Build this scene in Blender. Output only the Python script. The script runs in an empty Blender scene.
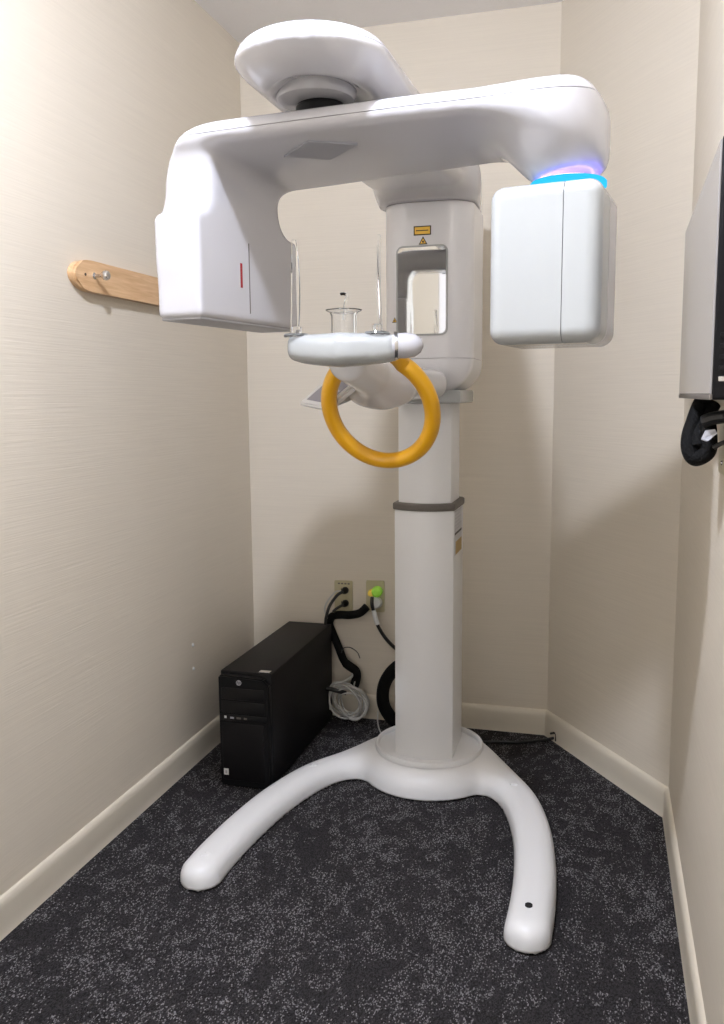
import bpy, bmesh, math, random
import numpy as np
from mathutils import Vector, Matrix

random.seed(7)
S = bpy.context.scene
COL = S.collection
R = math.radians

# ------------------------------------------------------------------ camera, world, light, exposure
YAW, PITCH, ROLL, EYE = 0.2731, 0.1331, -0.0087, 1.1989
fw = Vector((-math.sin(YAW) * math.cos(PITCH), math.cos(YAW) * math.cos(PITCH), -math.sin(PITCH)))
rt = Vector((math.cos(YAW), math.sin(YAW), 0)); up = rt.cross(fw)
rt2 = math.cos(ROLL) * rt + math.sin(ROLL) * up
up2 = -math.sin(ROLL) * rt + math.cos(ROLL) * up
cam = bpy.data.objects.new('camera', bpy.data.cameras.new('camera')); COL.objects.link(cam)
m = Matrix((rt2, up2, -fw)).transposed().to_4x4(); m.translation = (0, 0, EYE); cam.matrix_world = m
cam.data.sensor_width = 36; cam.data.sensor_fit = 'AUTO'; cam.data.lens = 864.5 / 1024 * 36
cam.data.clip_start = 0.02
S.camera = cam

W = bpy.data.worlds.new('hallway_fill'); S.world = W; W.use_nodes = True  # even fill added for an unseen hallway beyond the doorway
W.node_tree.nodes['Background'].inputs[0].default_value = (1.0, 0.97, 0.94, 1)
W.node_tree.nodes['Background'].inputs[1].default_value = 1.5

S.view_settings.view_transform = 'Standard'; S.view_settings.look = 'None'
S.view_settings.gamma = 1.0; S.view_settings.use_curve_mapping = False
S.view_settings.exposure = 0.35
LAMP_LIGHT = 1000.0            # emission of the ceiling fixture's diffuser
LAMP = (-0.52, 0.87, 0.047)   # centre x, y and lens radius

# room constants (metres)
XL, YB, XC, XR, YR, H, YF = -1.281, 3.015, -0.168, 0.204, 2.475, 2.44, -0.75
BBH = 0.09

# ------------------------------------------------------------------ helpers: materials
def principled(name, col, rough=0.5, metal=0.0, spec=0.5, coat=0.0, **kw):
    mt = bpy.data.materials.new(name); mt.use_nodes = True
    b = mt.node_tree.nodes['Principled BSDF']
    b.inputs['Base Color'].default_value = (*col, 1)
    b.inputs['Roughness'].default_value = rough
    b.inputs['Metallic'].default_value = metal
    b.inputs['Specular IOR Level'].default_value = spec
    b.inputs['Coat Weight'].default_value = coat
    b.inputs['Coat Roughness'].default_value = 0.08
    for k, v in kw.items():
        b.inputs[k.replace('_', ' ')].default_value = v
    return mt

class NT:
    def __init__(s, mt): s.t = mt.node_tree; s.b = s.t.nodes['Principled BSDF']
    def n(s, typ, **kw):
        nd = s.t.nodes.new(typ)
        for k, v in kw.items():
            if k.startswith('i_'):
                key = k[2:]
                nd.inputs[int(key) if key.isdigit() else key].default_value = v
            else: setattr(nd, k, v)
        return nd
    def l(s, a, ao, b, bi): s.t.links.new(a.outputs[ao], b.inputs[bi])

def speckle_noise(name, col, rough, scale, amount, bump=0.0, **kw):
    """plain colour with slight procedural mottling and fine relief"""
    mt = principled(name, col, rough, **kw); t = NT(mt)
    tc = t.n('ShaderNodeTexCoord'); no = t.n('ShaderNodeTexNoise', i_Scale=scale, i_Detail=4.0)
    t.l(tc, 'Object', no, 'Vector')
    mx = t.n('ShaderNodeMix', data_type='RGBA')
    mx.inputs[6].default_value = (*[c * (1 - amount) for c in col], 1)
    mx.inputs[7].default_value = (*[min(1, c * (1 + amount)) for c in col], 1)
    t.l(no, 0, mx, 0); t.l(mx, 2, t.b, 'Base Color')
    if bump:
        bp = t.n('ShaderNodeBump', i_Strength=bump, i_Distance=0.002)
        t.l(no, 0, bp, 'Height'); t.l(bp, 0, t.b, 'Normal')
    return mt

def wall_material():
    mt = principled('ribbed_cream_wallcovering', (0.74, 0.675, 0.60), 0.62, spec=0.35); t = NT(mt)
    tc = t.n('ShaderNodeTexCoord')
    mp = t.n('ShaderNodeMapping'); mp.inputs['Scale'].default_value = (5, 5, 260)
    t.l(tc, 'Object', mp, 'Vector')
    rib = t.n('ShaderNodeTexNoise', i_Scale=1.0, i_Detail=2.0); t.l(mp, 0, rib, 'Vector')
    big = t.n('ShaderNodeTexNoise', i_Scale=1.7, i_Detail=3.0); t.l(tc, 'Object', big, 'Vector')
    mx = t.n('ShaderNodeMix', data_type='RGBA')
    mx.inputs[6].default_value = (0.70, 0.628, 0.515, 1); mx.inputs[7].default_value = (0.75, 0.684, 0.578, 1)
    t.l(big, 0, mx, 0)
    mx2 = t.n('ShaderNodeMix', data_type='RGBA', blend_type='MULTIPLY'); mx2.inputs[0].default_value = 0.10
    t.l(mx, 2, mx2, 6); t.l(rib, 0, mx2, 7); t.l(mx2, 2, t.b, 'Base Color')
    bp = t.n('ShaderNodeBump', i_Strength=0.25, i_Distance=0.002)
    t.l(rib, 0, bp, 'Height'); t.l(bp, 0, t.b, 'Normal')
    return mt

def carpet_material():
    mt = principled('charcoal_loop_carpet', (0.03, 0.03, 0.032), 0.95, spec=0.1); t = NT(mt)
    tc = t.n('ShaderNodeTexCoord')
    mp = t.n('ShaderNodeMapping'); mp.inputs['Scale'].default_value = (430, 270, 1); mp.inputs['Rotation'].default_value = (0, 0, R(8))
    t.l(tc, 'Object', mp, 'Vector')
    vo = t.n('ShaderNodeTexVoronoi', voronoi_dimensions='2D', i_Scale=1.0, i_Randomness=0.4); t.l(mp, 0, vo, 'Vector')
    # blocky clusters of light yarn
    mb = t.n('ShaderNodeMapping'); mb.inputs['Scale'].default_value = (42, 24, 1)
    t.l(tc, 'Object', mb, 'Vector')
    vb = t.n('ShaderNodeTexVoronoi', voronoi_dimensions='2D', i_Scale=1.0, i_Randomness=0.7, distance='CHEBYCHEV'); t.l(mb, 0, vb, 'Vector')
    sb = t.n('ShaderNodeSeparateColor'); t.l(vb, 'Color', sb, 0)
    nb = t.n('ShaderNodeTexNoise', i_Scale=5.0, i_Detail=5.0); t.l(tc, 'Object', nb, 'Vector')
    thr = t.n('ShaderNodeMath', operation='MULTIPLY_ADD', i_1=0.40); t.l(sb, 0, thr, 0)
    nb2 = t.n('ShaderNodeMath', operation='MULTIPLY_ADD', i_1=0.65, i_2=-0.36); t.l(nb, 0, nb2, 0); t.l(nb2, 0, thr, 2)
    sc = t.n('ShaderNodeSeparateColor'); t.l(vo, 'Color', sc, 0)
    gt = t.n('ShaderNodeMath', operation='LESS_THAN'); t.l(sc, 0, gt, 0); t.l(thr, 0, gt, 1)
    br = t.n('ShaderNodeMath', operation='MULTIPLY'); t.l(gt, 0, br, 0); t.l(sc, 1, br, 1)
    dark = t.n('ShaderNodeMix', data_type='RGBA')
    dark.inputs[6].default_value = (0.015, 0.0135, 0.014, 1); dark.inputs[7].default_value = (0.046, 0.043, 0.046, 1)
    t.l(sc, 2, dark, 0)
    mx = t.n('ShaderNodeMix', data_type='RGBA'); t.l(br, 0, mx, 0); t.l(dark, 2, mx, 6)
    mx.inputs[7].default_value = (0.27, 0.26, 0.268, 1)
    t.l(mx, 2, t.b, 'Base Color')
    bp = t.n('ShaderNodeBump', i_Strength=0.7, i_Distance=0.004)
    t.l(vo, 'Distance', bp, 'Height'); bp.invert = True; t.l(bp, 0, t.b, 'Normal')
    return mt

def wood_material():
    mt = principled('varnished_beech', (0.6, 0.36, 0.18), 0.35, coat=0.3); t = NT(mt)
    tc = t.n('ShaderNodeTexCoord'); mp = t.n('ShaderNodeMapping'); mp.inputs['Scale'].default_value = (40, 3, 40)
    t.l(tc, 'Object', mp, 'Vector')
    no = t.n('ShaderNodeTexNoise', i_Scale=3.0, i_Detail=6.0, i_Distortion=0.6); t.l(mp, 0, no, 'Vector')
    rp = t.n('ShaderNodeValToRGB')
    rp.color_ramp.elements[0].position = 0.3; rp.color_ramp.elements[0].color = (0.60, 0.35, 0.17, 1)
    rp.color_ramp.elements[1].position = 0.75; rp.color_ramp.elements[1].color = (0.78, 0.52, 0.29, 1)
    t.l(no, 0, rp, 0); t.l(rp, 0, t.b, 'Base Color')
    return mt

def sleeve_material():
    mt = principled('black_braided_sleeve', (0.0045, 0.0045, 0.0045), 0.75, spec=0.15); t = NT(mt)
    tc = t.n('ShaderNodeTexCoord')
    vo = t.n('ShaderNodeTexVoronoi', i_Scale=260.0); t.l(tc, 'Object', vo, 'Vector')
    bp = t.n('ShaderNodeBump', i_Strength=0.6, i_Distance=0.002); t.l(vo, 'Distance', bp, 'Height'); t.l(bp, 0, t.b, 'Normal')
    return mt

def emitter(name, col, strength):
    mt = bpy.data.materials.new(name); mt.use_nodes = True
    t = mt.node_tree; t.nodes.remove(t.nodes['Principled BSDF'])
    e = t.nodes.new('ShaderNodeEmission'); e.inputs[0].default_value = (*col, 1); e.inputs[1].default_value = strength
    t.links.new(e.outputs[0], t.nodes['Material Output'].inputs[0]); return mt

M = dict(
    wall=wall_material(), carpet=carpet_material(), wood=wood_material(), sleeve=sleeve_material(),
    ceiling=speckle_noise('matt_ceiling_paint', (0.92, 0.91, 0.925), 0.85, 90, 0.02, 0.1),
    base=speckle_noise('cream_vinyl_baseboard', (0.68, 0.62, 0.51), 0.4, 6, 0.04),
    white=speckle_noise('glossy_white_darkened', (0.50, 0.493, 0.512), 0.22, 2, 0.01, coat=0.4),  # gloss white darkened to offset the strong lamp light on the arm
    shell=speckle_noise('glossy_white_lightened', (0.76, 0.755, 0.77), 0.22, 2, 0.01, coat=0.4),  # same gloss white, lighter to make up for weaker light on the carriage
    satin=speckle_noise('satin_white_enamel', (0.79, 0.79, 0.79), 0.34, 2, 0.012),
    dimwhite=speckle_noise('white_shell_darkened', (0.40, 0.412, 0.405), 0.24, 2, 0.01, coat=0.3),  # white darkened to hold back lamp glare on the tube head
    grey=principled('grey_plastic', (0.42, 0.42, 0.45), 0.4),
    darkgrey=principled('taupe_rubber', (0.13, 0.115, 0.10), 0.5),
    black=principled('black_plastic', (0.006, 0.006, 0.007), 0.45, spec=0.2),
    blackgloss=principled('black_gloss_plastic', (0.006, 0.006, 0.007), 0.3, spec=0.3),
    pcblack=speckle_noise('black_powder_coat', (0.006, 0.0055, 0.0065), 0.5, 400, 0.15, 0.08, spec=0.2),
    hole=principled('dark_cavity', (0.006, 0.006, 0.007), 0.7),
    mirror=principled('mirror_glass', (0.72, 0.73, 0.72), 0.03, metal=1.0),
    steel=principled('brushed_steel', (0.62, 0.61, 0.60), 0.25, metal=1.0),
    yellow=speckle_noise('yellow_handle_plastic', (0.80, 0.40, 0.012), 0.3, 12, 0.05, coat=0.3),
    label_y=principled('yellow_label', (0.85, 0.52, 0.07), 0.4),
    label_w=speckle_noise('printed_label_paper', (0.52, 0.52, 0.54), 0.4, 160, 0.35),
    label_o=principled('ochre_label', (0.42, 0.26, 0.05), 0.4),
    ink=principled('label_ink', (0.02, 0.018, 0.015), 0.5),
    pad=principled('sensor_pad_grey', (0.30, 0.30, 0.32), 0.4),
    red=principled('red_laser_slit', (0.28, 0.012, 0.02), 0.2),
    screen=principled('grey_screen', (0.36, 0.36, 0.42), 0.25),
    tv=principled('lcd_reflection_grey', (0.30, 0.29, 0.285), 0.16, spec=0.9),  # base grey carries the wall's reflection in the dark screen
    tvedge=principled('black_bezel', (0.006, 0.006, 0.007), 0.5, spec=0.15),
    almond=principled('almond_faceplate', (0.50, 0.45, 0.28), 0.35),
    cable_w=principled('pale_grey_cable', (0.52, 0.51, 0.48), 0.4),
    cable_k=principled('black_cable', (0.012, 0.012, 0.012), 0.4),
    tag=principled('white_tag', (0.72, 0.73, 0.72), 0.5),
    led=emitter('cyan_led_ring', (0.035, 0.54, 1.0), 0.95),
    violet=emitter('violet_glow_emitter', (0.22, 0.13, 1.0), 18.0),
    panel=emitter('lit_diffuser', (0.91, 0.97, 1.14), LAMP_LIGHT),
)
ac = principled('clear_acrylic', (0.97, 0.98, 0.99), 0.02, spec=0.5); NT(ac).b.inputs['Transmission Weight'].default_value = 1.0
NT(ac).b.inputs['IOR'].default_value = 1.45; M['acrylic'] = ac
gp = principled('green_lit_plug', (0.36, 0.60, 0.08), 0.25)
NT(gp).b.inputs['Emission Color'].default_value = (0.25, 0.8, 0.05, 1); NT(gp).b.inputs['Emission Strength'].default_value = 0.12; M['green'] = gp
yp = principled('amber_lit_plug', (0.8, 0.6, 0.1), 0.25)
NT(yp).b.inputs['Emission Color'].default_value = (0.9, 0.6, 0.08, 1); NT(yp).b.inputs['Emission Strength'].default_value = 0.12; M['amber'] = yp

# ------------------------------------------------------------------ helpers: objects
def empty(name, loc, label, cat, group=None):
    o = bpy.data.objects.new(name, None); COL.objects.link(o); o.location = loc; o.empty_display_size = 0.05
    tag(o, label, cat, group); return o
def tag(o, label, cat, group=None):
    o['label'] = label; o['category'] = cat
    if group: o['group'] = group
    return o
def world_loc(o):
    v = Vector(o.location)
    while o.parent: o = o.parent; v += Vector(o.location)
    return v
def obj_mesh(name, me, mat, parent=None, label=None, smooth=True, angle=None):
    """me is in world metres; the object's origin moves to its parent's"""
    o = bpy.data.objects.new(name, me); COL.objects.link(o)
    me.materials.clear(); me.materials.append(M[mat] if isinstance(mat, str) else mat)
    if smooth:
        me.polygons.foreach_set('use_smooth', [True] * len(me.polygons))
        if angle is not None: me.set_sharp_from_angle(angle=R(angle))
    if parent is not None:
        me.transform(Matrix.Translation(-world_loc(parent))); o.parent = parent
    else:
        c = sum((Vector(v.co) for v in me.vertices), Vector()) / max(1, len(me.vertices))
        z0 = min(v.co.z for v in me.vertices); c.z = z0
        me.transform(Matrix.Translation(-c)); o.location = c
    if label: o['label'] = label
    return o
def obj(name, bm, mat, parent=None, label=None, smooth=True, angle=35):
    me = bpy.data.meshes.new(name); bmesh.ops.recalc_face_normals(bm, faces=bm.faces); bm.to_mesh(me); bm.free()
    return obj_mesh(name, me, mat, parent, label, smooth, angle)
def structure(name, bm, mat, smooth=True):
    o = obj(name, bm, mat, None, None, smooth); o['kind'] = 'structure'; return o

def box(bm, lo, hi, bevel=0.0, seg=3, mat=None):
    c = [(a + b) / 2 for a, b in zip(lo, hi)]; s = [abs(b - a) for a, b in zip(lo, hi)]
    r = bmesh.ops.create_cube(bm, size=1.0)
    bmesh.ops.scale(bm, vec=s, verts=r['verts']); bmesh.ops.translate(bm, vec=c, verts=r['verts'])
    vs = r['verts']
    if bevel:
        es = list({e for v in vs for e in v.link_edges})
        g = bmesh.ops.bevel(bm, geom=es, offset=bevel, segments=seg, profile=0.5, affect='EDGES')
        vs = list({v for f in g['faces'] for v in f.verts} | {v for v in vs if v.is_valid})
    if mat is not None: bmesh.ops.transform(bm, matrix=mat, verts=[v for v in vs if v.is_valid])
    return vs
def B(lo, hi, bevel=0.0, seg=3, mat=None):
    bm = bmesh.new(); box(bm, lo, hi, bevel, seg); 
    if mat is not None: bmesh.ops.transform(bm, matrix=mat, verts=bm.verts)
    return bm
def loft(rings, close_ends=True, closed=False):
    bm = bmesh.new(); vr = [[bm.verts.new(p) for p in r] for r in rings]; n = len(rings[0])
    idx = range(len(vr) if closed else len(vr) - 1)
    for i in idx:
        a, b = vr[i], vr[(i + 1) % len(vr)]
        for j in range(n):
            bm.faces.new((a[j], a[(j + 1) % n], b[(j + 1) % n], b[j]))
    if close_ends and not closed: bm.faces.new(vr[0]); bm.faces.new(vr[-1])
    return bm
def catmull(pts, n=10, closed=False):
    P = [np.array(p, float) for p in pts]; out = []
    N = len(P)
    for i in range(N if closed else N - 1):
        g = lambda k: P[k % N] if closed else P[min(max(k, 0), N - 1)]
        p0, p1, p2, p3 = g(i - 1), g(i), g(i + 1), g(i + 2)
        for t in np.linspace(0, 1, n, endpoint=False):
            out.append(0.5 * (2 * p1 + (p2 - p0) * t + (2 * p0 - 5 * p1 + 4 * p2 - p3) * t * t + (3 * p1 - p0 - 3 * p2 + p3) * t ** 3))
    if not closed: out.append(P[-1])
    return out
def tube(pts, rad, seg=12, closed=False, flat=1.0, bm=None):
    """swept tube, rad a number or per-point list"""
    pts = [Vector(p) for p in pts]; N = len(pts); rings = []; ref = None
    for i, p in enumerate(pts):
        a = pts[(i - 1) % N] if closed or i > 0 else p; b = pts[(i + 1) % N] if closed or i < N - 1 else p
        t = (b - a).normalized()
        if ref is None:
            ref = Vector((0, 0, 1)) if abs(t.z) < 0.9 else Vector((1, 0, 0))
            ref = (ref - t * ref.dot(t)).normalized()
        else: ref = (ref - t * ref.dot(t)).normalized()
        q = t.cross(ref); r = rad[i] if hasattr(rad, '__len__') else rad
        rings.append([p + r * (math.cos(k) * ref + flat * math.sin(k) * q) for k in [2 * math.pi * j / seg for j in range(seg)]])
    return loft(rings, True, closed)
def merge(*bms):
    out = bmesh.new()
    for b in bms:
        me = bpy.data.meshes.new('tmp'); b.to_mesh(me); b.free(); out.from_mesh(me); bpy.data.meshes.remove(me)
    return out
def lathe(center, axis, prof, seg=32, ring=False):
    """prof: list of (radius, distance along axis)"""
    z = Vector(axis).normalized(); x = z.orthogonal().normalized(); y = z.cross(x); c = Vector(center)
    rings = [[c + z * h + max(r, 1e-5) * (math.cos(a) * x + math.sin(a) * y) for a in [2 * math.pi * j / seg for j in range(seg)]] for r, h in prof]
    return loft(rings, not ring, ring)
def prism(poly, dirv):
    """poly: 3-D outline, extruded by dirv"""
    bm = bmesh.new(); d = Vector(dirv); n = len(poly)
    a = [bm.verts.new(Vector(p)) for p in poly]; b = [bm.verts.new(Vector(p) + d) for p in poly]
    bm.faces.new(a); bm.faces.new(b[::-1])
    for i in range(n): bm.faces.new((a[i], a[(i + 1) % n], b[(i + 1) % n], b[i]))
    return bm
def rrect(w, h, r, n=6):
    """rounded rectangle outline in 2-D, centred"""
    out = []
    for cx, cy, a0 in ((w / 2 - r, h / 2 - r, 0), (-w / 2 + r, h / 2 - r, 90), (-w / 2 + r, -h / 2 + r, 180), (w / 2 - r, -h / 2 + r, 270)):
        for k in range(n + 1):
            a = R(a0 + 90 * k / n); out.append((cx + r * math.cos(a), cy + r * math.sin(a)))
    return out

# ------------------------------------------------------------------ helpers: signed distance modelling
def vlen(x): return np.sqrt((x * x).sum(-1))
def sd_rbox(P, c, h, r):
    q = np.abs(P - np.array(c)) - (np.array(h) - r)
    return vlen(np.maximum(q, 0)) + np.minimum(q.max(-1), 0) - r
def sd_ell(P, c, rad):
    q = (P - np.array(c)) / np.array(rad); k = vlen(q)
    k2 = vlen(q / np.array(rad)) + 1e-9
    return k * (k - 1) / k2
def sd_cyl(P, c, r, hz, rd):
    q = P - np.array(c)
    dx = np.sqrt(q[..., 0] ** 2 + q[..., 1] ** 2) - (r - rd); dz = np.abs(q[..., 2]) - (hz - rd)
    return np.sqrt(np.maximum(dx, 0) ** 2 + np.maximum(dz, 0) ** 2) + np.minimum(np.maximum(dx, dz), 0) - rd
def sd_capsule(P, a, b, ra, rb):
    a = np.array(a, float); b = np.array(b, float); d = b - a
    t = np.clip(((P - a) @ d) / (d @ d), 0, 1)
    return vlen(P - a - t[..., None] * d) - (ra + (rb - ra) * t)
def sd_2drr(u, z, u0, u1, z0, z1, r):
    qx = np.abs(u - (u0 + u1) / 2) - ((u1 - u0) / 2 - r); qz = np.abs(z - (z0 + z1) / 2) - ((z1 - z0) / 2 - r)
    return np.sqrt(np.maximum(qx, 0) ** 2 + np.maximum(qz, 0) ** 2) + np.minimum(np.maximum(qx, qz), 0) - r
def smin(a, b, k):
    h = np.maximum(k - np.abs(a - b), 0) / k; return np.minimum(a, b) - h * h * k * 0.25
def smax(a, b, k): return -smin(-a, -b, k)
def sdf_mesh(name, f, lo, hi, cell):
    lo = np.array(lo, float); hi = np.array(hi, float)
    n = np.ceil((hi - lo) / cell).astype(int) + 1
    ax = [lo[i] + cell * np.arange(n[i]) for i in range(3)]
    G = np.stack(np.meshgrid(*ax, indexing='ij'), -1)
    V = f(G); I = V < 0
    cn = [I[i:n[0] - 1 + i, j:n[1] - 1 + j, k:n[2] - 1 + k] for i in (0, 1) for j in (0, 1) for k in (0, 1)]
    tot = sum(c.astype(np.int8) for c in cn); act = (tot > 0) & (tot < 8)
    idx = -np.ones(act.shape, int); cells = np.argwhere(act); idx[act] = np.arange(len(cells))
    acc = np.zeros((len(cells), 3)); cnt = np.zeros(len(cells))
    for a in range(3):
        o1, o2 = [x for x in range(3) if x != a]
        for s in (0, 1):
            for t in (0, 1):
                c0 = cells.copy(); c0[:, o1] += s; c0[:, o2] += t; c1 = c0.copy(); c1[:, a] += 1
                v0 = V[tuple(c0.T)]; v1 = V[tuple(c1.T)]; x = (v0 < 0) != (v1 < 0)
                tt = np.where(x, v0 / np.where(x, v0 - v1, 1), 0)
                p = c0.astype(float); p[:, a] += tt
                acc[x] += p[x]; cnt[x] += 1
    P = lo + cell * acc / cnt[:, None]
    e = cell * 0.1
    for it in range(4):
        d = f(P); g = np.stack([(f(P + e * np.eye(3)[i]) - f(P - e * np.eye(3)[i])) / (2 * e) for i in range(3)], -1)
        gn = np.maximum((g * g).sum(-1), 0.2)
        P = P - np.clip(d / gn, -cell, cell)[:, None] * g
    quads = []
    for a in range(3):
        o1, o2 = [(1, 2), (2, 0), (0, 1)][a]
        sl0 = [slice(None)] * 3; sl1 = [slice(None)] * 3; sl0[a] = slice(0, -1); sl1[a] = slice(1, None)
        E0 = I[tuple(sl0)]; E1 = I[tuple(sl1)]; ed = np.argwhere(E0 != E1)
        ok = (ed[:, o1] > 0) & (ed[:, o2] > 0) & (ed[:, o1] < n[o1] - 1) & (ed[:, o2] < n[o2] - 1); ed = ed[ok]
        def cid(d1, d2):
            c = ed.copy(); c[:, o1] -= d1; c[:, o2] -= d2; return idx[tuple(c.T)]
        q = np.stack([cid(1, 1), cid(0, 1), cid(0, 0), cid(1, 0)], -1)
        flip = ~E0[tuple(ed.T)]; q[flip] = q[flip][:, ::-1]; quads.append(q)
    F = np.concatenate(quads)
    me = bpy.data.meshes.new(name); me.from_pydata(P.tolist(), [], F.tolist()); me.validate(); me.update()
    return me
def cut(me, co, no):
    """keeps the side of a mesh that the normal points away from"""
    bm = bmesh.new(); bm.from_mesh(me)
    bmesh.ops.bisect_plane(bm, geom=bm.verts[:] + bm.edges[:] + bm.faces[:], plane_co=co, plane_no=no, clear_outer=True, dist=1e-6)
    # turn the rim inward a little so that the shell shows a thickness at the joint
    rim = [e for e in bm.edges if e.is_boundary]
    if rim:
        bm.normal_update()
        nv = {v: v.normal.copy() for e in rim for v in e.verts}
        ex = bmesh.ops.extrude_edge_only(bm, edges=rim)
        new = [g for g in ex['geom'] if isinstance(g, bmesh.types.BMVert)]
        for v in new:
            src = min(nv, key=lambda w: (w.co - v.co).length_squared) if len(nv) < 1 else None
        for v in new:
            for e in v.link_edges:
                o = e.other_vert(v)
                if o in nv: v.co = o.co - nv[o] * 0.006; break
    out = bpy.data.meshes.new(me.name); bm.to_mesh(out); bm.free(); return out
def split(me, co, no, gap=0.0014):
    co = Vector(co); no = Vector(no).normalized()
    return cut(me, co - no * gap / 2, no), cut(me, co + no * gap / 2, -no)
def xform(me, mat): me.transform(mat); return me
def decal(f, poly, y0, lift=0.0007, sub=3, d=(0, 1, 0), thick=0.0006):
    """thin label laid on a surface: outline (x, z) points are marched along d onto the surface of f"""
    bm = bmesh.new(); vs = [bm.verts.new((x, y0, z)) for x, z in poly] if d[1] else [bm.verts.new((y0, x, z)) for x, z in poly]
    bm.faces.new(vs)
    if sub:
        bmesh.ops.triangulate(bm, faces=bm.faces); bmesh.ops.subdivide_edges(bm, edges=bm.edges, cuts=sub, use_grid_fill=True)
    P = np.array([v.co for v in bm.verts]); D = np.array(d, float)
    for it in range(80): P = P + np.clip(f(P) - lift, -0.05, 0.05)[:, None] * D * 0.8
    for v, p in zip(bm.verts, P): v.co = p
    ex = bmesh.ops.extrude_face_region(bm, geom=bm.faces[:])
    for g in ex['geom']:
        if isinstance(g, bmesh.types.BMVert): g.co -= Vector(D) * thick
    return bm

# ================================================================== THE ROOM
def wall_slab(a, b, z0, z1, th, hole=None):
    """vertical slab whose room-side face runs a to b; thickness on the right of a->b"""
    a = Vector((a[0], a[1], 0)); b = Vector((b[0], b[1], 0)); d = (b - a).normalized(); n = Vector((d.y, -d.x, 0)) * th
    return prism([a + Vector((0, 0, z0)), b + Vector((0, 0, z0)), b + n + Vector((0, 0, z0)), a + n + Vector((0, 0, z0))], (0, 0, z1 - z0))
bm = bmesh.new(); fl = [(XL - .1, YF - .1), (XR + .1, YF - .1), (XR + .1, YB + .1), (XL - .1, YB + .1)]
structure('floor', prism([(x, y, -0.05) for x, y in fl], (0, 0, 0.05)), 'carpet', False)
structure('ceiling', prism([(x, y, H) for x, y in fl], (0, 0, 0.06)), 'ceiling', False)
structure('wall_left', wall_slab((XL, YB + .1), (XL, YF), 0, H, 0.1), 'wall', False)
structure('wall_back', wall_slab((XC + .05, YB), (XL, YB), 0, H, 0.1), 'wall', False)
structure('wall_back_right', wall_slab((XR, YR), (XC, YB), 0, H, 0.1), 'wall', False)
structure('wall_right', wall_slab((XR, YF), (XR, YR + .03), 0, H, 0.1), 'wall', False)
# wall behind the photographer with an open doorway (seen only in the mirror)
bmw = merge(wall_slab((XL, YF), (-0.97, YF), 0, H, 0.1), wall_slab((-0.10, YF), (XR, YF), 0, H, 0.1), wall_slab((-0.97, YF), (-0.10, YF), 2.06, H, 0.1))
structure('wall_front', bmw, 'wall', False)
bmt = merge(B((-1.04, YF - .01, 0), (-.96, YF + .02, 2.12), 0.004), B((-0.11, YF - .01, 0), (-0.03, YF + .02, 2.12), 0.004), B((-.96, YF - .01, 2.05), (-0.11, YF + .02, 2.12), 0.004))
structure('trim_1', bmt, 'ceiling')

def baseboard(a, b, name, ta=0.0, tb=0.0):
    """vinyl cove base with rounded top; ta, tb lengthen the face at the ends for mitres"""
    a = Vector((a[0], a[1], 0)); b = Vector((b[0], b[1], 0)); d = (b - a).normalized(); n = Vector((-d.y, d.x, 0))
    prof = [(0, 0), (.014, 0), (.0125, .006), (.012, .03), (.012, .068), (.0105, .079), (.007, .086), (.003, .0895), (0, .09)]
    rings = [[a + d * (ta * x / .012) + n * x + Vector((0, 0, z)) for x, z in prof], [b - d * (tb * x / .012) + n * x + Vector((0, 0, z)) for x, z in prof]]
    o = structure(name, loft(rings), 'base'); return o
t45 = .012; tobt = .012 * math.tan(R(27.7)); tr = .012 * math.tan(R(17.3))
baseboard((XL, YB), (XL, YF), 'baseboard_left', t45, 0)
baseboard((XC, YB), (XL, YB), 'baseboard_back', tobt, t45)
baseboard((XR, YR), (XC, YB), 'baseboard_back_right', tr, tobt)
baseboard((XR, YF), (XR, YR), 'baseboard_right', 0, tr)

# ================================================================== CEILING LIGHT (above the camera)
px, py, lr = LAMP
cl = empty('ceiling_light', (px, py, H), 'small round white ceiling lamp with a lit dome, in front of the x-ray machine', 'ceiling light')
obj('trim_ring', lathe((px, py, H - .0003), (0, 0, -1), [(lr, 0), (lr + .035, 0), (lr + .034, .004), (lr + .02, .008), (lr + .004, .010), (lr + .001, .008), (lr, .006)], 40, True), 'ceiling', cl)
obj('lamp_lens', lathe((px, py, H - .001), (0, 0, -1), [(0, 0), (lr, 0), (lr, .02), (lr * .94, .036), (lr * .75, .050), (lr * .4, .058), (0, .06)], 40), 'panel', cl)

# ================================================================== DENTAL X-RAY MACHINE
X0 = -0.50
MC = empty('dental_xray_machine', (X0, 2.58, 0), 'tall white panoramic dental x-ray machine on curved feet with a yellow ring handle', 'x-ray machine')

# ---- base with two curved feet
footL = [(-.938, 1.835), (-.937, 1.93), (-.925, 2.08), (-.898, 2.25), (-.843, 2.42), (-.765, 2.53), (-.66, 2.60), (-.55, 2.63)]
footR = [(-.133, 1.80), (-.131, 1.93), (-.138, 2.08), (-.160, 2.25), (-.205, 2.41), (-.275, 2.53), (-.37, 2.60), (-.47, 2.63)]
def sd_foot(P, pts):
    C = [np.array(q) for q in catmull(pts, 6)]
    best = np.full(P.shape[:-1], 9.0); Q = P[..., :2]
    for a, b in zip(C[:-1], C[1:]):
        d = b - a; t = np.clip(((Q - a) @ d) / (d @ d), 0, 1); best = np.minimum(best, vlen(Q - a - t[..., None] * d))
    w, h = 0.052, 0.062; z = P[..., 2]
    zz = np.maximum(z - 0.012, 0) / (h - 0.012)
    k = (np.abs(best / w) ** 2.6 + zz ** 2.6) ** (1 / 2.6)
    return np.maximum((k - 1) * 0.045, -z + 0.004)
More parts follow.
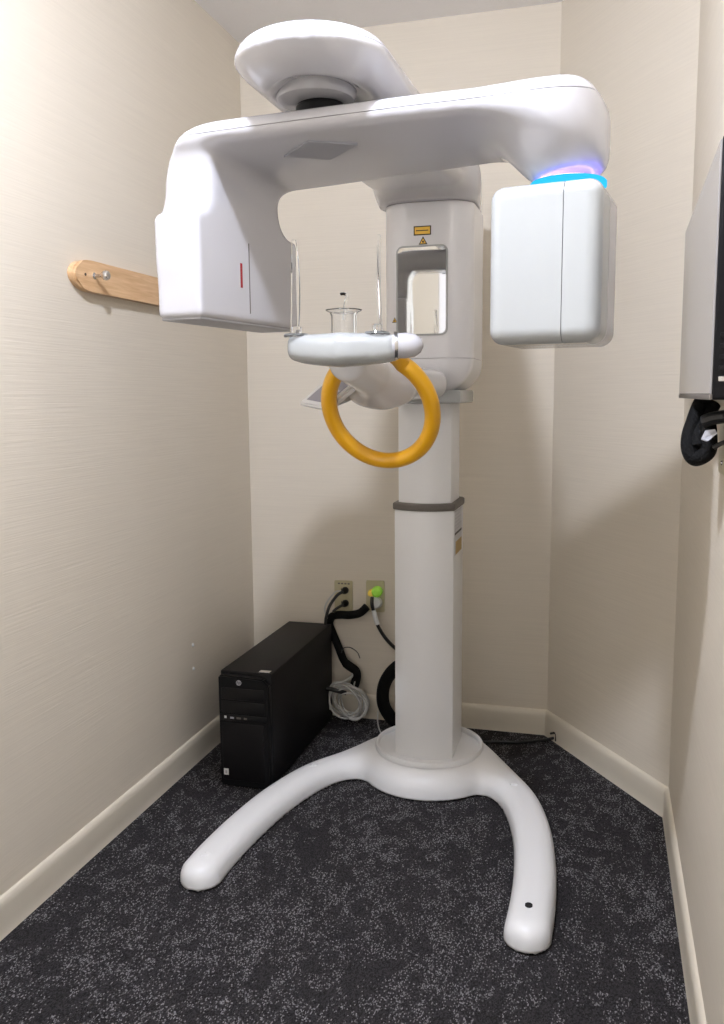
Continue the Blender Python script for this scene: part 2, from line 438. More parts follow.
def sd_hub(P):
    q = P - np.array((X0 - .012, 2.60, 0)); r = np.sqrt(q[..., 0] ** 2 + q[..., 1] ** 2); z = q[..., 2]
    hh = 0.105; k = (np.abs(r / 0.215) ** 3.2 + (np.maximum(z, 0) / hh) ** 3.2) ** (1 / 3.2)
    return np.maximum((k - 1) * 0.1, -z + 0.004)
def sd_base(P): return np.maximum(smin(smin(sd_foot(P, footL), sd_foot(P, footR), 0.03), sd_hub(P), 0.055), -P[..., 2] + 0.004)
base = obj_mesh('base', sdf_mesh('base', sd_base, (-1.02, 1.72, -.01), (-.05, 2.86, .13), 0.0065), 'satin', MC)
obj('column_socket', lathe((X0 - .012, 2.60, 0.088), (0, 0, 1), [(.172, 0), (.172, .012), (.169, .0165), (.163, .0165), (.160, .013), (.160, 0)], 64, True), 'satin', base)
for x, y in ((-.937, 1.855), (-.843, 2.425), (-.229, 2.45)):
    obj('bolt_cap', lathe((x, y, 0.054), (0, 0, 1), [(.0125, 0), (.0125, .009), (.010, .0105), (.004, .0105), (.0035, .0095)], 20), 'satin', base)
obj('bolt_hole', lathe((-.134, 1.838, 0.0605), (0, 0, 1), [(.0085, 0), (.0085, .0045), (.0075, .005), (.0068, .003), (.0001, .003)], 20), 'hole', base, 'open dark bolt hole near the toe of the right foot')

# ---- telescopic column
def column_ring(z, hw, yf, yb, bulge, inset=0.0):
    pts = []; n = 14
    for i in range(n + 1):
        s = -1 + 2 * i / n; pts.append((s * (hw - .006), yf + bulge * s * s))
    y1 = yf + bulge
    pts += [(hw - .0015, y1 + .003), (hw, y1 + .008), (hw, (y1 + yb) / 2), (hw, yb - .02), (hw - .006, yb - .006), (hw - .02, yb), (0, yb), (-hw + .02, yb), (-hw + .006, yb - .006), (-hw, yb - .02), (-hw, (y1 + yb) / 2), (-hw, y1 + .008), (-hw + .0015, y1 + .003)]
    yc = (yf + yb) / 2; k = 1 - inset / hw
    return [Vector((X0 - .010 + x * k, yc + (y - yc) * k, z)) for x, y in pts]
lower = obj('lower_column', loft([column_ring(z, .0905, 2.470, 2.69, .030, i) for z, i in ((.06, 0), (.15, 0), (.3, 0), (.6, 0), (.855, 0), (.862, .0015))]), 'satin', MC, angle=28)
obj('column_collar', loft([column_ring(z, .0945, 2.465, 2.695, .030, i) for z, i in ((.862, .003), (.863, .001), (.866, 0), (.879, 0), (.882, .001), (.8835, .004), (.8835, .02))]), 'darkgrey', MC, angle=40)
obj('upper_column', loft([column_ring(z, .0805, 2.484, 2.675, .027) for z in (.87, .95, 1.05, 1.21)]), 'satin', MC, angle=28)
xs = X0 + .0805
obj('rating_label', B((xs - .0005, 2.512, .725), (xs + .0008, 2.64, .858)), 'label_w', lower, 'grey printed rating label on the column side')
obj('label_rule', B((xs + .0008, 2.514, .7865), (xs + .0013, 2.638, .793)), 'ink', lower)
obj('warning_strip', B((xs + .0008, 2.530, .726), (xs + .0013, 2.638, .765)), 'label_o', lower)
for k in range(5):
    obj('text_line', B((xs + .0008, 2.52, .802 + k * .0105), (xs + .0012, 2.60 + .03 * (k % 2), .8055 + k * .0105)), 'grey', lower)

# ---- carriage
def sd_car(P):
    d = sd_rbox(P, (X0 + .008, 2.585, 1.475), (.130, .155, .262), .078)
    return d
CZ1, CZ2 = 1.729, 1.303
def sd_carbody(P):
    d = sd_rbox(P, (X0 + .008, 2.585, 1.56), (.130, .155, .36), .078)          # runs on upward into the neck
    d = smax(d, sd_2drr(P[..., 0], P[..., 2], X0 - .122, X0 + .138, 1.203, 3.0, .105), .01)
    return smax(d, -(P[..., 2] - 1.0), 0.01)
me = sdf_mesh('carriage', sd_carbody, (X0 - .15, 2.41, 1.18), (X0 + .165, 2.76, 1.80), 0.006)
lowhalf, rest = split(me, (0, 0, CZ2), (0, 0, 1), .0012)
mid, _neck = split(rest, (0, 0, CZ1), (0, 0, 1), .0016)
car = obj_mesh('carriage', mid, 'shell', MC, angle=50)
obj_mesh('lower_cover', lowhalf, 'shell', car, angle=50)
obj('carriage_plate', B((X0 - .09, 2.462, 1.176), (X0 + .104, 2.72, 1.215), .006), 'dimwhite', MC)
# mirror
yf = 2.430
def front_plate(cx, cz, w, h, r, y0, y1): return prism([(cx + x, y0, cz + z) for x, z in rrect(w, h, r)], (0, y1 - y0, 0))
mf = obj('mirror_frame', front_plate(X0 - .001, 1.489, .146, .246, .018, yf - .004, yf + .02), 'dimwhite', car)
obj('mirror', front_plate(X0 - .001, 1.489, .136, .236, .014, yf - .0055, yf - .003), 'mirror', car, 'rectangular mirror with rounded corners on the carriage front')
lb = obj('laser_label', decal(sd_car, [(x + X0 + .0, z + 1.652) for x, z in ((-.0245, -.0125), (.0245, -.0125), (.0245, .0125), (-.0245, .0125))], 2.40, .0004), 'ink', car, 'yellow laser warning label with black border')
obj('label_face', decal(sd_car, [(x + X0 + .0, z + 1.652) for x, z in ((-.0215, -.0095), (.0215, -.0095), (.0215, .0095), (-.0215, .0095))], 2.40, .0009), 'label_y', lb)
obj('text_line', decal(sd_car, [(x + X0 + .0, z + 1.652) for x, z in ((-.018, -.0012), (.017, -.0012), (.017, .0012), (-.018, .0012))], 2.40, .0013), 'ink', lb)
def triangle(cx, cz, s):
    o = obj('warning_triangle', decal(sd_car, [(cx + x * s, cz + z * s) for x, z in ((-1, -.8), (1, -.8), (0, .95))], 2.38, .0004), 'ink', car, 'yellow laser warning triangle')
    obj('triangle_face', decal(sd_car, [(cx + x * s, cz + z * s) for x, z in ((-.66, -.6), (.66, -.6), (0, .55))], 2.38, .0009), 'label_y', o)
    obj('laser_symbol', decal(sd_car, [(cx + x * s, cz + z * s) for x, z in [(.26 * math.cos(R(60 * q + 30 * 0)) , -.22 + .26 * math.sin(R(60 * q))) for q in range(6)]], 2.38, .0013, sub=0), 'ink', o)
triangle(X0 + .002, 1.6245, .0125); triangle(X0 - .082, 1.412, .0085)

# ---- overhead arm (horn) from the carriage to above the rotating arm
AX, AY, TH = -.505, 1.65, R(-8.5)
def sd_horn(P):
    x, y, z = P[..., 0], P[..., 1], P[..., 2]
    hw = np.interp(y, [1.3, 1.6, 2.3, 2.6], [.136, .136, .132, .125])
    yc = np.clip(y, 1.515, 2.50); d2 = np.sqrt((x - (X0 - .006)) ** 2 + (y - yc) ** 2) - hw + np.maximum(1.768 - z, 0) * np.interp(y, [1.3, 1.7, 2.2], [.85, .85, .0])          # stadium in plan
    zt = np.interp(y, [1.3, 1.5, 2.0, 2.45, 2.6], [1.801, 1.803, 1.83, 1.86, 1.86]); zb = np.interp(y, [1.3, 1.5, 2.0, 2.45, 2.6], [1.724, 1.724, 1.735, 1.75, 1.75])
    zc = (zt + zb) / 2; hz = (zt - zb) / 2; r = .036
    a = d2 + r; b = np.abs(z - zc) - (hz - r)
    d = np.sqrt(np.maximum(a, 0) ** 2 + np.maximum(b, 0) ** 2) + np.minimum(np.maximum(a, b), 0) - r
    d = smax(d, -sd_ell(P, (X0 - .006, 1.59, 1.712), (.092, .150, .046)), .022)                       # bowl in the underside
    nk = sd_rbox(P, (X0 + .006, 2.585, 1.76), (.124, .152, .10), .07)
    d = smin(d, nk, .10)
    return np.maximum(d, CZ1 + .0008 - z - 10 * np.maximum(2.36 - y, 0))
me = sdf_mesh('overhead_arm', sd_horn, (X0 - .19, 1.29, 1.69), (X0 + .20, 2.78, 1.89), 0.0065)
bot, topc = split(me, (X0, 1.38, 1.776), (0, -.055, 1), .0012)
horn = obj_mesh('overhead_arm', bot, 'white', MC, angle=50)
obj_mesh('top_cover', topc, 'white', horn, angle=50)
obj('bearing_boss', lathe((X0 - .022, 1.575, 1.728), (0, 0, 1), [(.060, 0), (.070, .003), (.074, .010), (.076, .045), (0, .045)], 48), 'white', horn)
obj('rotation_bearing', lathe((AX - .012, 1.590, 1.695), (0, 0, 1), [(.046, 0), (.046, .028), (.040, .036), (0, .036)], 48), 'black', horn, 'bearing coloured black for the shaded gap between the overhead arm and the rotating arm')  # black stands in for the shade in the gap around the shaft

# ---- rotating arm (gantry) in its own frame: u right, v back
GM = Matrix.Translation((AX, AY, 0)) @ Matrix.Rotation(TH, 4, 'Z')
def sd_gantry(P):
    u, v, z = P[..., 0], P[..., 1], P[..., 2]
    hv = np.interp(u, [-.34, -.1, .2, .52], [.172, .160, .135, .095]); vn = v * (.15 / hv)
    # crossbar: flat top, underside rising towards the front edge
    q = np.stack([u - .09, vn, z - 1.6705], -1)
    d = sd_rbox(q, (0, 0, 0), (.425, .15, .0375), .034)
    d = smax(d, -.17 * (vn + .155) - .985 * (z - 1.664), .022)
    # post over the detector and the detector housing, one flush inner face
    post = sd_rbox(P, (-.250, -.008, 1.55), (.062, .140, .125), .040)
    det_ = sd_rbox(P, (-.2385, .003, 1.4415), (.0545, .190, .0945), .011)
    left = smax(smin(post, det_, .06), u + .194, .010)
    d = smin(d, left, .04)
    # bulb over the tube head
    bulb = sd_ell(P, (.428, .004, 1.632), (.074, .088, .084))
    d = smin(d, bulb, .115)
    d = smax(d, sd_2drr(u, z, -.314, .90, 1.20, 1.706, .155), .012)
    d = smax(d, sd_2drr(u, z, -.90, .507, 1.20, 1.706, .055), .012)
    pr = sd_2drr(u, v, -.345, .508, -.128, .128, .118)                            # round the right end in plan
    d = smax(d, pr - 1.5 * np.maximum(.40 - u, 0), .015)
    return smax(d, 1.5565 - z - 10 * np.maximum(.1 - u, 0), .003)
me = sdf_mesh('rotating_arm', sd_gantry, (-.36, -.22, 1.325), (.55, .22, 1.74), 0.006)
low, up_ = split(me, (0, 0, 1.540), (0, 0, 1), .0)
bot, topc = split(up_, (0, 0, 1.6875), (.0, -.06, 1), .0012)
gan = obj_mesh('rotating_arm', xform(bot, GM), 'white', MC, angle=60)
obj_mesh('top_cover', xform(topc, GM), 'white', gan, angle=60)
det = obj_mesh('detector_housing', xform(low, GM), 'white', MC, angle=60)

def gbox(lo, hi, bevel=0.0, seg=3): return B(lo, hi, bevel, seg, GM)
obj('laser_slit', gbox((-.1945, -.046, 1.415), (-.1930, -.039, 1.4625), .0003, 1), 'red', det, 'thin dark red laser slit')
obj('panel_seam', gbox((-.1945, -.0130, 1.367), (-.1932, -.0108, 1.505)), 'darkgrey', det)
obj('bottom_plate', gbox((-.288, -.180, 1.344), (-.199, .186, 1.350), .002), 'grey', det)
# sensor pad under the crossbar
def flat(poly, z0, z1): return [GM @ Vector((x, y, z0)) for x, y in poly]
pad = obj('sensor_pad', prism([GM @ Vector((x, y, 1.6460 - .17 * (y + .07))) for x, y in ((-.080, -.065), (-.005, -.110), (.075, -.072), (.0, -.030))], (0, 0, .020)), 'pad', gan, 'small diamond-shaped grey pad under the arm')
# tube head
def sd_tube(P):
    d = sd_rbox(P, (.4165, .008, 1.4155), (.0935, .098, .131), .024)
    return d
me = sdf_mesh('tube_head', sd_tube, (.30, -.11, 1.26), (.54, .13, 1.56), 0.005)
fr, bk = split(me, (0, .0, 0), (.0, 1, 0), .004)
f1, f2 = split(fr, (.449, 0, 0), (1, 0, 0), .0012)
th = obj_mesh('tube_head', xform(f1, GM), 'dimwhite', MC, angle=50)
obj_mesh('outer_cover', xform(f2, GM), 'dimwhite', th, angle=50)
obj_mesh('back_cover', xform(bk, GM), 'white', th, angle=50)
obj('inner_body', gbox((.328, -.075, 1.297), (.505, .09, 1.535), .02), 'grey', th)
lc = GM @ Vector((.439, -.004, 0))
obj('led_ring', lathe((lc.x, lc.y, 1.5455), (0, 0, 1), [(.055, 0), (.062, 0), (.0645, .003), (.0645, .011), (.062, .0135), (.055, .0135)], 64, True), 'led', gan, 'glowing cyan light ring between arm and tube head')
ring_pts = [(lc.x + .0520 * math.cos(2 * math.pi * k / 48), lc.y + .0520 * math.sin(2 * math.pi * k / 48), 1.5595) for k in range(48)]
obj('violet_glow', tube(ring_pts, .0022, 8, True), 'violet', gan, 'added violet glow strip tucked above the cyan ring')  # unseen emitter added to throw a violet glow onto the arm

# ---- chin-rest tray and its support arm
def sd_tray(P):
    x, y, z = P[..., 0] + .505, P[..., 1], P[..., 2]
    yy = 1.665 + 1.6 * x * x                                                # ends curve back
    zz = 1.290 + np.where(x < 0, .55, .25) * x * x
    hz = np.interp(np.abs(x), [0, .08, .12], [.034, .029, .022]); hy = np.interp(np.abs(x), [0, .1, .13], [.050, .036, .026])
    d2 = (np.abs((y - yy) / hy) ** 2.8 + np.abs((z - zz) / hz) ** 2.8) ** (1 / 2.8)
    d = (d2 - 1) * .026
    e = np.abs(x) - .099
    d = np.where(e > 0, ((d2 ** 2.6 + (np.maximum(e, 0) / .018) ** 2.6) ** (1 / 2.6) - 1) * .022, d)
    return d
def sd_support(P):
    return smin(sd_capsule(P, (-.505, 1.71, 1.268), (-.505, 1.98, 1.232), .040, .048), sd_rbox(P, (-.508, 2.20, 1.230), (.080, .25, .040), .036), .08)
obj_mesh('support_arm', sdf_mesh('support_arm', sd_support, (-.62, 1.64, 1.16), (-.38, 2.54, 1.33), 0.006), 'shell', MC)
tray = obj_mesh('chin_tray', sdf_mesh('chin_tray', sd_tray, (-.65, 1.58, 1.23), (-.36, 1.80, 1.36), 0.004), 'dimwhite', MC)
# adjusting knob at the right end, with its steel ring
kn = lathe((-.398, 1.672, 1.296), (1, .28, .02), [(0, -.01), (.020, -.01), (.024, 0), (.025, .02), (.022, .038), (.014, .050), (.004, .055), (0, .0555)], 32)
obj('knob', kn, 'white', tray); 
obj('knob_ring', lathe((-.400, 1.672, 1.296), (1, .28, .02), [(.022, 0), (.0275, 0), (.0275, .006), (.022, .006)], 32, True), 'steel', tray)
def clear_base(x, y, z):
    return merge(lathe((x, y, z), (0, 0, 1), [(0, 0), (.024, 0), (.026, .003), (.024, .007), (.012, .009), (0, .009)], 28), B((x - .009, y - .009, z + .007), (x + .009, y + .009, z + .022), .003))
def temple_rod(x, y, z0, z1, lean, ang, w0):
    rings = []; ca, sa = math.cos(ang), math.sin(ang)
    for i in range(15):
        t = i / 14; z = z0 + (z1 - z0) * t; w = w0 * (.82 + .5 * t * (1 - t) - .38 * t ** 3)
        cx = x + lean * math.sin(t * 2.6); h = .0028
        rings.append([Vector((cx + ca * a * w - sa * b * h, y + sa * a * w + ca * b * h, z)) for a, b in ((-1, 0), (-.8, -1), (.8, -1), (1, 0), (.8, 1), (-.8, 1))])
    return loft(rings)
for x, y, zt in ((-.607, 1.675, 1.508), (-.428, 1.675, 1.508)):
    obj('rod_clamp', clear_base(x + (.008 if x < -.5 else -.004), y - .012, 1.3165), 'acrylic', tray, 'clear clamp of a temple rod')
    obj('temple_rod', temple_rod(x, y, 1.325, zt, .004 if x < -.5 else -.004, R(35) if x < -.5 else R(93), .0110), 'acrylic', tray, 'clear acrylic temple support rod')
# chin cup with bite stick
cup = lathe((-.507, 1.688, 1.317), (0, 0, 1), [(.024, 0), (.0255, .002), (.0255, .040), (.028, .047), (.036, .051), (.0365, .053), (.034, .0535), (.026, .049), (.0230, .041), (.0230, .004), (0, .004), (0, 0)], 40)
obj('chin_cup', cup, 'acrylic', tray, 'clear acrylic chin cup')
obj('bite_stick', tube(catmull([(-.507, 1.688, 1.35), (-.504, 1.69, 1.385), (-.500, 1.69, 1.397), (-.507, 1.688, 1.401), (-.515, 1.686, 1.400)], 5), .003, 8), 'acrylic', tray)
obj('bite_tip', B((-.513, 1.682, 1.3985), (-.503, 1.692, 1.4035), .002), 'black', tray, 'small dark tip of the bite stick')
# screw on tray side
# ---- yellow ring handle
def ring_pt(a):      # a measured from straight down; the ring leans back towards its foot
    rx, rz = .1175, .118; x = rx * math.sin(a); h = -rz * math.cos(a)
    t = (h + rz) / (2 * rz)
    return Vector((-.482 + x, 1.955 - .15 * t, 1.168 + h))
pts = [ring_pt(R(-146 + 292 * i / 60)) for i in range(61)]
pts = [pts[0] + Vector((.030, -.035, .022)), pts[0] + Vector((.012, -.016, .012))] + pts + [pts[-1] + Vector((-.006, -.016, .012)), pts[-1] + Vector((-.014, -.04, .022))]
obj('ring_handle', tube(pts, .0182, 20), 'yellow', MC, 'bright yellow ring handle')

# ---- touch console at the left of the support arm
P1, P2, P4 = Vector((-.715, 1.99, 1.184)), Vector((-.612, 1.885, 1.1715)), Vector((-.618, 1.97, 1.256))
e1 = (P2 - P1); e2 = (P4 - P1); e2 = e2 - e1.normalized() * e2.dot(e1.normalized()) * .0
nn = e1.cross(e2).normalized()
if nn.z < 0: nn = -nn
def quad(o, a, b, lo, hi, th0, th1):
    c = [o + a * x + b * y for x, y in ((lo, lo), (hi, lo), (hi, hi), (lo, hi))]
    return prism([p + nn * th0 for p in c], nn * (th1 - th0))
cb = quad(P1, e1, e2, 0, 1, -.016, 0); bmesh.ops.bevel(cb, geom=cb.edges[:], offset=.004, segments=2, affect='EDGES')
con = obj('console', cb, 'satin', MC, 'white touch console with a grey screen')
obj('console_screen', quad(P1, e1, e2, .14, .88, -.002, .0006), 'screen', con)
obj('console_bracket', tube(catmull([(-.615, 1.955, 1.190), (-.585, 1.99, 1.205), (-.560, 2.03, 1.222), (-.53, 2.06, 1.235)], 5), .016, 14), 'dimwhite', con)

# ================================================================== WOODEN COAT RAIL ON THE LEFT WALL
rail = empty('coat_rail', (XL, 2.2, 1.51), 'round-ended varnished wooden coat rail with a steel peg on the left wall', 'coat rail')
out = []
y0, y1, zc, hh = 1.925, 2.52, 1.506, .039
for k in range(13):
    a = R(90 + 180 * k / 12); out.append((y0 + .06 + .078 * math.cos(a), zc + hh * math.sin(a)))
for k in range(13):
    a = R(-90 + 180 * k / 12); out.append((y1 - .06 + .078 * math.cos(a), zc + hh * math.sin(a)))
bmr = prism([(XL + .0005, y, z) for y, z in out], (.020, 0, 0))
bmesh.ops.bevel(bmr, geom=[e for e in bmr.edges if all(v.co.x > XL + .01 for v in e.verts)], offset=.005, segments=3, affect='EDGES')
obj('rail_board', bmr, 'wood', rail)
for y in (1.995, 2.44):
    obj('peg', lathe((XL + .019, y, zc + .002), (1, 0, 0), [(.0085, 0), (.0085, .003), (.005, .005), (.0042, .018), (.006, .022), (.011, .028), (.0125, .035), (.010, .042), (.004, .045), (0, .0455)], 24), 'steel', rail)
obj('screw_hole', lathe((XL + .0195, 1.955, zc + .001), (1, 0, 0), [(.0035, 0), (.0035, .0018), (.0025, .0018), (.002, .001), (0, .001)], 12), 'hole', rail)

# ================================================================== COMPUTER TOWER
pc = empty('computer_tower', (-1.045, 2.64, 0), 'black desktop computer tower on the carpet behind the left foot', 'computer')
PX0, PX1, PY0, PY1, PH = -1.120, -.952, 2.342, 2.968, .366
obj('case', B((PX0, PY0 + .022, .008), (PX1, PY1, PH), .004), 'pcblack', pc)
fb = prism([(PX0 + .001, PY0, .004), (PX1 - .001, PY0, .004), (PX1 - .001, PY0, PH - .034), (PX1 - .022, PY0, PH - .014), (PX0 + .02, PY0, PH - .008), (PX0 + .001, PY0, PH - .012)], (0, .026, 0))
bmesh.ops.bevel(fb, geom=fb.edges[:], offset=.004, segments=2, affect='EDGES')
bez = obj('front_bezel', fb, 'black', pc)
obj('drive_bay', B((PX0 + .012, PY0 - .0025, PH - .083), (PX1 - .016, PY0 + .004, PH - .046), .0015), 'blackgloss', bez)
obj('drive_bay', B((PX0 + .012, PY0 - .0025, PH - .126), (PX1 - .016, PY0 + .004, PH - .088), .0015), 'blackgloss', bez)
obj('port_strip', B((PX0 + .006, PY0 - .003, PH - .150), (PX1 - .008, PY0 + .004, PH - .130), .0015), 'blackgloss', bez)
for k, (w, mm) in enumerate(((.007, 'tag'), (.012, 'steel'), (.014, 'grey'), (.010, 'grey'))):
    x = PX0 + .024 + k * .022
    obj('port' if k else 'power_button', B((x - w / 2, PY0 - .0042, PH - .1425), (x + w / 2, PY0 - .002, PH - (.137 if k else .135))), mm if k < 1 else 'grey' if k == 1 else 'darkgrey', bez)
obj('lower_panel', B((PX0 + .010, PY0 - .002, .024), (PX1 - .020, PY0 + .004, PH - .158), .002), 'pcblack', bez)
em = obj('emblem', lathe((PX0 + .070, PY0 + .0005, PH - .028), (0, -1, 0), [(.0085, 0), (.0085, .002), (0, .002)], 24), 'grey', bez, 'small round silver maker emblem')
fc = bpy.data.curves.new('emblem_text', 'FONT'); fc.body = 'hp'; fc.size = .014; fc.align_x = 'CENTER'; fc.align_y = 'CENTER'; fc.extrude = .0004; fc.shear = .25
fo = bpy.data.objects.new('emblem_text', fc); COL.objects.link(fo); bpy.context.view_layer.update()
tm = bpy.data.meshes.new_from_object(fo.evaluated_get(bpy.context.evaluated_depsgraph_get())); bpy.data.objects.remove(fo)
tm.transform(Matrix.Translation((PX0 + .070, PY0 - .0022, PH - .027)) @ Matrix.Rotation(R(90), 4, 'X'))
obj_mesh('emblem_text', tm, 'ink', em, smooth=False)
obj('sticker', B((PX0 + .013, PY0 - .0028, .040), (PX0 + .029, PY0 - .0015, .060)), 'tag', bez, 'small white sticker low on the front')
obj('sticker_print', B((PX0 + .018, PY0 - .0031, .044), (PX0 + .024, PY0 - .0026, .054)), 'grey', bez)
obj('badge', B((PX1 - .045, PY0 + .03, PH - .0005), (PX1 - .010, PY0 + .05, PH + .001), .0004, 1), 'steel', pc, 'silver badge on the top front corner')
for x in (PX0 + .025, PX1 - .025):
    for y in (PY0 + .05, PY1 - .05):
        obj('foot', lathe((x, y, 0), (0, 0, 1), [(.012, 0), (.014, .009), (0, .009)], 16), 'black', pc)

# ================================================================== WALL OUTLETS AND CABLES
def outlet(name, cx, cz, label):
    o = empty(name, (cx, YB, cz), label, 'wall outlet', None)
    f = front_plate(cx, cz, .070, .118, .006, YB - .0065, YB - .0003)
    bmesh.ops.bevel(f, geom=[e for e in f.edges if all(v.co.y < YB - .003 for v in e.verts)], offset=.003, segments=2, affect='EDGES')
    obj('faceplate', f, 'almond', o); return o
o1 = outlet('wall_outlet', -.917, .463, 'almond wall plate with two black plugs above the computer, left of the lit plug')
for z in (.487, .438):
    obj('receptacle', front_plate(-.917, z, .034, .030, .010, YB - .0085, YB - .005), 'almond', o1)
    for dx in (-.0075, .0075): obj('slot', B((-.917 + dx - .001, YB - .0089, z - .002), (-.917 + dx + .001, YB - .008, z + .007)), 'hole', o1)
for k in range(4): obj('port_mark', B((-.938 + k * .0125, YB - .0072, .508), (-.930 + k * .0125, YB - .006, .513)), 'darkgrey', o1)
for z, lab, cord, cr in ((.487, 'black plug and cord in the upper socket of the left wall plate', [(-.908, 2.978, .487), (-.925, 2.960, .478), (-.945, 2.930, .445), (-.957, 2.922, .405), (-.962, 2.925, .375)], .0055),
                 (.438, 'black plug and cord in the lower socket of the left wall plate', [(-.908, 2.978, .438), (-.918, 2.965, .434), (-.932, 2.957, .425), (-.941, 2.950, .415)], .005)):
    p = empty('power_lead', (-.908, YB - .0085, z), lab, 'plug', 'black plugs in the left wall plate')
    obj('plug', lathe((-.908, YB - .0085, z), (0, -1, 0), [(.0125, 0), (.0135, .006), (.011, .022), (.006, .03), (0, .03)], 18), 'black', p)
    obj('cord', tube(catmull(cord, 8), cr, 10), 'cable_k', p)
o2 = outlet('wall_outlet', -.795, .469, 'almond wall plate holding the green-lit plug, beside the column')
obj('receptacle', front_plate(-.795, .492, .034, .030, .010, YB - .0085, YB - .005), 'almond', o2)
obj('receptacle', front_plate(-.795, .442, .034, .030, .010, YB - .0085, YB - .005), 'almond', o2)
pl = empty('lit_plug', (-.79, YB - .02, .48), 'translucent plug glowing green and yellow in the right wall plate', 'plug')
obj('plug_body', lathe((-.785, YB - .0088, .490), (0, -1, 0), [(.019, 0), (.020, .012), (.017, .026), (.010, .032), (0, .032)], 24), 'green', pl)
obj('plug_side', lathe((-.806, YB - .0088, .484), (0, -1, 0), [(.012, 0), (.013, .014), (.010, .026), (0, .028)], 20), 'amber', pl)
wp = obj('white_plug', lathe((-.788, YB - .0088, .446), (0, -1, .2), [(.021, 0), (.022, .012), (.018, .026), (0, .028)], 24), 'tag')
tag(wp, 'round white plug in the lower socket under the green-lit plug', 'plug')

def cable(name, pts, rad, mat, label, seg=10, n=8, flat=1.0, cat='cable', group=None):
    o = obj(name, tube(catmull(pts, n), rad, seg, flat=flat), mat); tag(o, label, cat, group); return o
cable('cable_sleeve', [(-.812, 2.955, .442), (-.838, 2.95, .418), (-.88, 2.962, .405), (-.925, 2.982, .398), (-.956, 2.990, .388), (-.968, 2.992, .36), (-.955, 2.990, .325), (-.930, 2.980, .275), (-.900, 2.962, .225), (-.862, 2.965, .195), (-.858, 2.965, .165), (-.868, 2.962, .13)], [.015] * 65 + [.017] * 24, 'sleeve', 'thick black braided cable sleeve hanging from the outlets behind the computer', 14)
cable('network_cable', [(-.918, 2.975, .489), (-.935, 2.97, .487), (-.965, 2.968, .452), (-.978, 2.968, .42), (-.968, 2.965, .385)], .003, 'cable_w', 'thin white cable looping left of the black cords at the outlet')
pcb = cable('adapter_cord', [(-.795, 2.965, .474), (-.792, 2.95, .455), (-.786, 2.95, .428), (-.772, 2.955, .375), (-.745, 2.965, .325), (-.705, 2.97, .285), (-.66, 2.97, .26)], .0065, 'cable_k', 'black cord with a white wrap running from the lit plug behind the column')
obj('white_wrap', tube(catmull([(-.786, 2.95, .432), (-.780, 2.9515, .405), (-.773, 2.955, .379)], 4), .0085, 12), 'tag', pcb, 'white wrap around the cord')
# coil of pale cables beside the computer
rng = random.Random(3); loops = []
for k in range(9):
    cx, cy, cz = -.876 + rng.uniform(-.016, .016), 2.945 - .012 * (k % 4) + rng.uniform(-.005, .005), .083 + rng.uniform(-.006, .010)
    rx, rz = .060 + rng.uniform(-.012, .008), .058 + rng.uniform(-.014, .010)
    loops.append(tube(catmull([(cx + rx * math.cos(a), cy + .012 * math.sin(2 * a + k), max(.007, cz + rz * math.sin(a) - .15 * rx * math.cos(a))) for a in [2 * math.pi * j / 12 for j in range(12)]], 4, True), .0032, 8, True))
loops.append(tube(catmull([(-.868, 2.958, .195), (-.872, 2.952, .175), (-.90, 2.948, .155), (-.94, 2.94, .145), (-.955, 2.935, .11), (-.95, 2.93, .05)], 6), .005, 8))
loops.append(tube(catmull([(-.865, 2.958, .190), (-.858, 2.952, .165), (-.862, 2.945, .135), (-.845, 2.942, .11), (-.84, 2.938, .07)], 6), .0032, 8))
tag(obj('cable_coil', merge(*loops), 'cable_w'), 'coil of pale grey network cables on the carpet beside the computer', 'cable')
cable('cable_tie', [(-.905, 2.935, .268), (-.895, 2.93, .288), (-.870, 2.93, .292), (-.845, 2.935, .275), (-.838, 2.945, .25)], .0018, 'cable_k', 'loose thin black tie arching from the sleeve', 6)
cable('cable_stub', [(-.955, 2.90, .14), (-.935, 2.91, .135), (-.905, 2.92, .125), (-.885, 2.925, .12)], .008, 'cable_k', 'short black cable plugged into the rear of the computer')
cable('conduit_hose', [(-.60, 2.90, .285), (-.655, 2.90, .265), (-.705, 2.895, .225), (-.738, 2.905, .165), (-.738, 2.90, .10), (-.705, 2.895, .050), (-.66, 2.885, .028), (-.61, 2.88, .026)], .023, 'sleeve', 'thick black ribbed hose arching from behind the column to the base', 16)
cable('base_cord', [(-.58, 2.875, .10), (-.63, 2.88, .12), (-.665, 2.875, .105), (-.672, 2.86, .06), (-.64, 2.84, .012)], .008, 'cable_k', 'black cord curled inside the thick hose by the column base')
cable('ground_wire', [(-.775, 2.96, .05), (-.765, 2.92, .02), (-.742, 2.87, .006), (-.70, 2.80, .006)], .0026, 'cable_w', 'thin pale wire lying on the carpet left of the column base')
cable('floor_cord', [(-.40, 2.86, .006), (-.34, 2.885, .006), (-.28, 2.895, .006), (-.22, 2.915, .007), (-.165, 2.945, .008), (-.140, 2.955, .012)], .005, 'cable_k', 'flat black cord along the carpet from the base to the back right corner')
hook = cable('cord_end', [(-.152, 2.957, .026), (-.137, 2.951, .032), (-.132, 2.946, .026), (-.132, 2.943, .006)], .004, 'cable_k', 'upturned black cord end against the baseboard in the corner')
# wall anchors low on the left wall
for z, lab in ((.395, 'upper of two small white anchors on the left wall by the computer'), (.315, 'lower of two small white anchors on the left wall by the computer')):
    a = obj('wall_anchor', lathe((XL, 2.50, z), (1, 0, 0), [(.006, 0), (.0055, .003), (.002, .004), (.0015, .002), (0, .002)], 14), 'tag'); tag(a, lab, 'wall anchor', 'white anchors on the left wall')

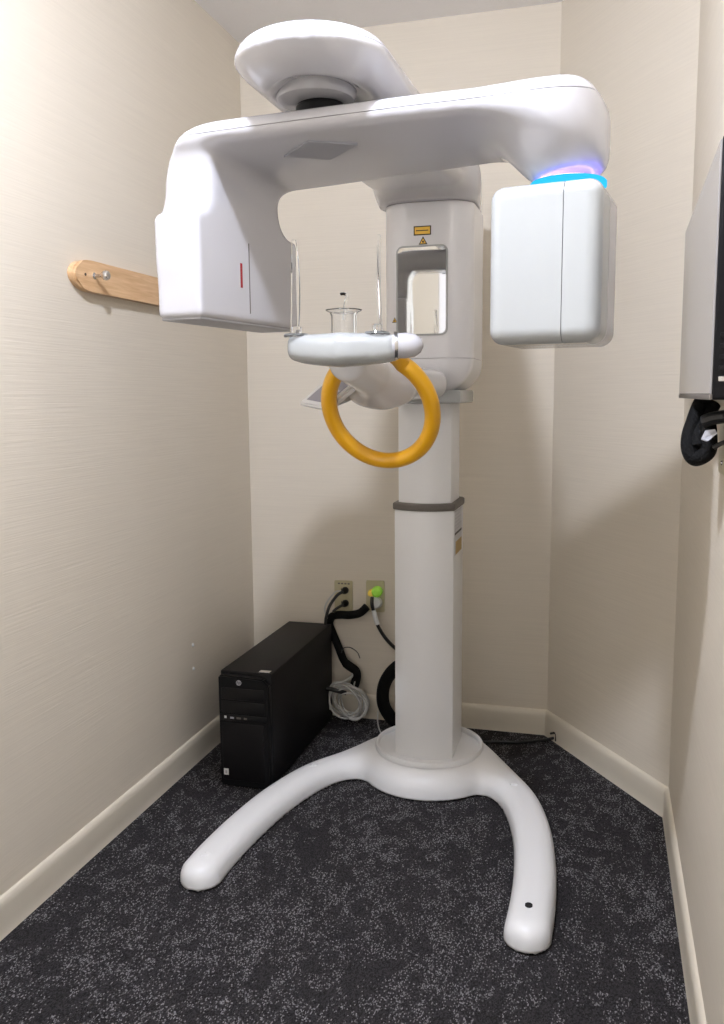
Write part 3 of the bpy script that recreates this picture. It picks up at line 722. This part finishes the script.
# ================================================================== SCREEN ON THE RIGHT WALL
TW, TH_, TT = .675, .333, .040                                   # width, height, thickness
TM = Matrix.Translation((.1335, 1.225, 1.190)) @ Matrix.Rotation(R(-1.15), 4, 'Z')
tv = empty('wall_monitor', (XR, 1.55, 1.36), 'flat black-edged monitor mounted on the right wall, screen off, wall reflection painted in as grey', 'monitor')
obj('housing', B((.001, 0, 0), (.030, TW, TH_), .004, 3, TM), 'tvedge', tv)
obj('screen_panel', B((-.0015, .004, .008), (.002, TW - .004, TH_ - .005), .0008, 1, TM), 'tv', tv)
obj('lower_bezel', B((-.002, .001, 0), (.002, TW - .001, .0075), .001, 2, TM), 'darkgrey', tv)
obj('wall_bracket', B((.175, 1.50, 1.27), (XR - .0005, 1.68, 1.45), .004), 'black', tv)
for k in range(5): obj('button', B((.008, -.002, .024 + k * .014), (.018, .002, .031 + k * .014), .0008, 1, TM), 'steel' if k == 0 else 'black', tv)
# cable loop and adapter under the monitor
cable('monitor_cable', [(.172, 1.63, 1.20), (.160, 1.62, 1.180), (.149, 1.605, 1.150), (.142, 1.595, 1.125), (.142, 1.585, 1.103), (.150, 1.578, 1.089), (.163, 1.575, 1.093), (.172, 1.575, 1.105), (.171, 1.580, 1.135), (.168, 1.585, 1.150)], .0135, 'sleeve', 'black braided cable bundle looped below the monitor', 14)
cable('monitor_cable', [(.182, 1.625, 1.18), (.168, 1.61, 1.155), (.157, 1.592, 1.130), (.156, 1.580, 1.108)], .0125, 'sleeve', 'inner black braided cable running down inside the loop below the monitor', 14)
cable('video_lead', [(.160, 1.555, 1.152), (.172, 1.548, 1.157), (.186, 1.54, 1.160), (.195, 1.545, 1.160)], .011, 'cable_k', 'short thick black lead from the looped cable bundle to the right wall')
cable('thin_lead', [(.178, 1.560, 1.108), (.188, 1.555, 1.115), (.195, 1.555, 1.118)], .004, 'cable_k', 'thin black lead below the thick one at the right wall')
tagp = prism([(.156, 1.551, 1.122), (.164, 1.543, 1.119), (.178, 1.540, 1.132), (.174, 1.540, 1.139), (.162, 1.549, 1.137)], (.002, -.004, .001))
tag(obj('cable_tag', tagp, 'grey'), 'crumpled pale tag on the black cable bundle below the monitor', 'tag')
wo = empty('low_voltage_outlet', (XR, 1.60, 1.11), 'almond cable outlet plate on the right wall under the monitor', 'wall outlet')
obj('faceplate', B((XR - .0075, 1.545, 1.060), (XR - .0003, 1.645, 1.175), .003), 'almond', wo)
for z in (1.08, 1.155): obj('plate_screw', lathe((XR - .0075, 1.595, z), (-1, 0, 0), [(.004, 0), (.0035, .002), (0, .0025)], 12), 'steel', wo)
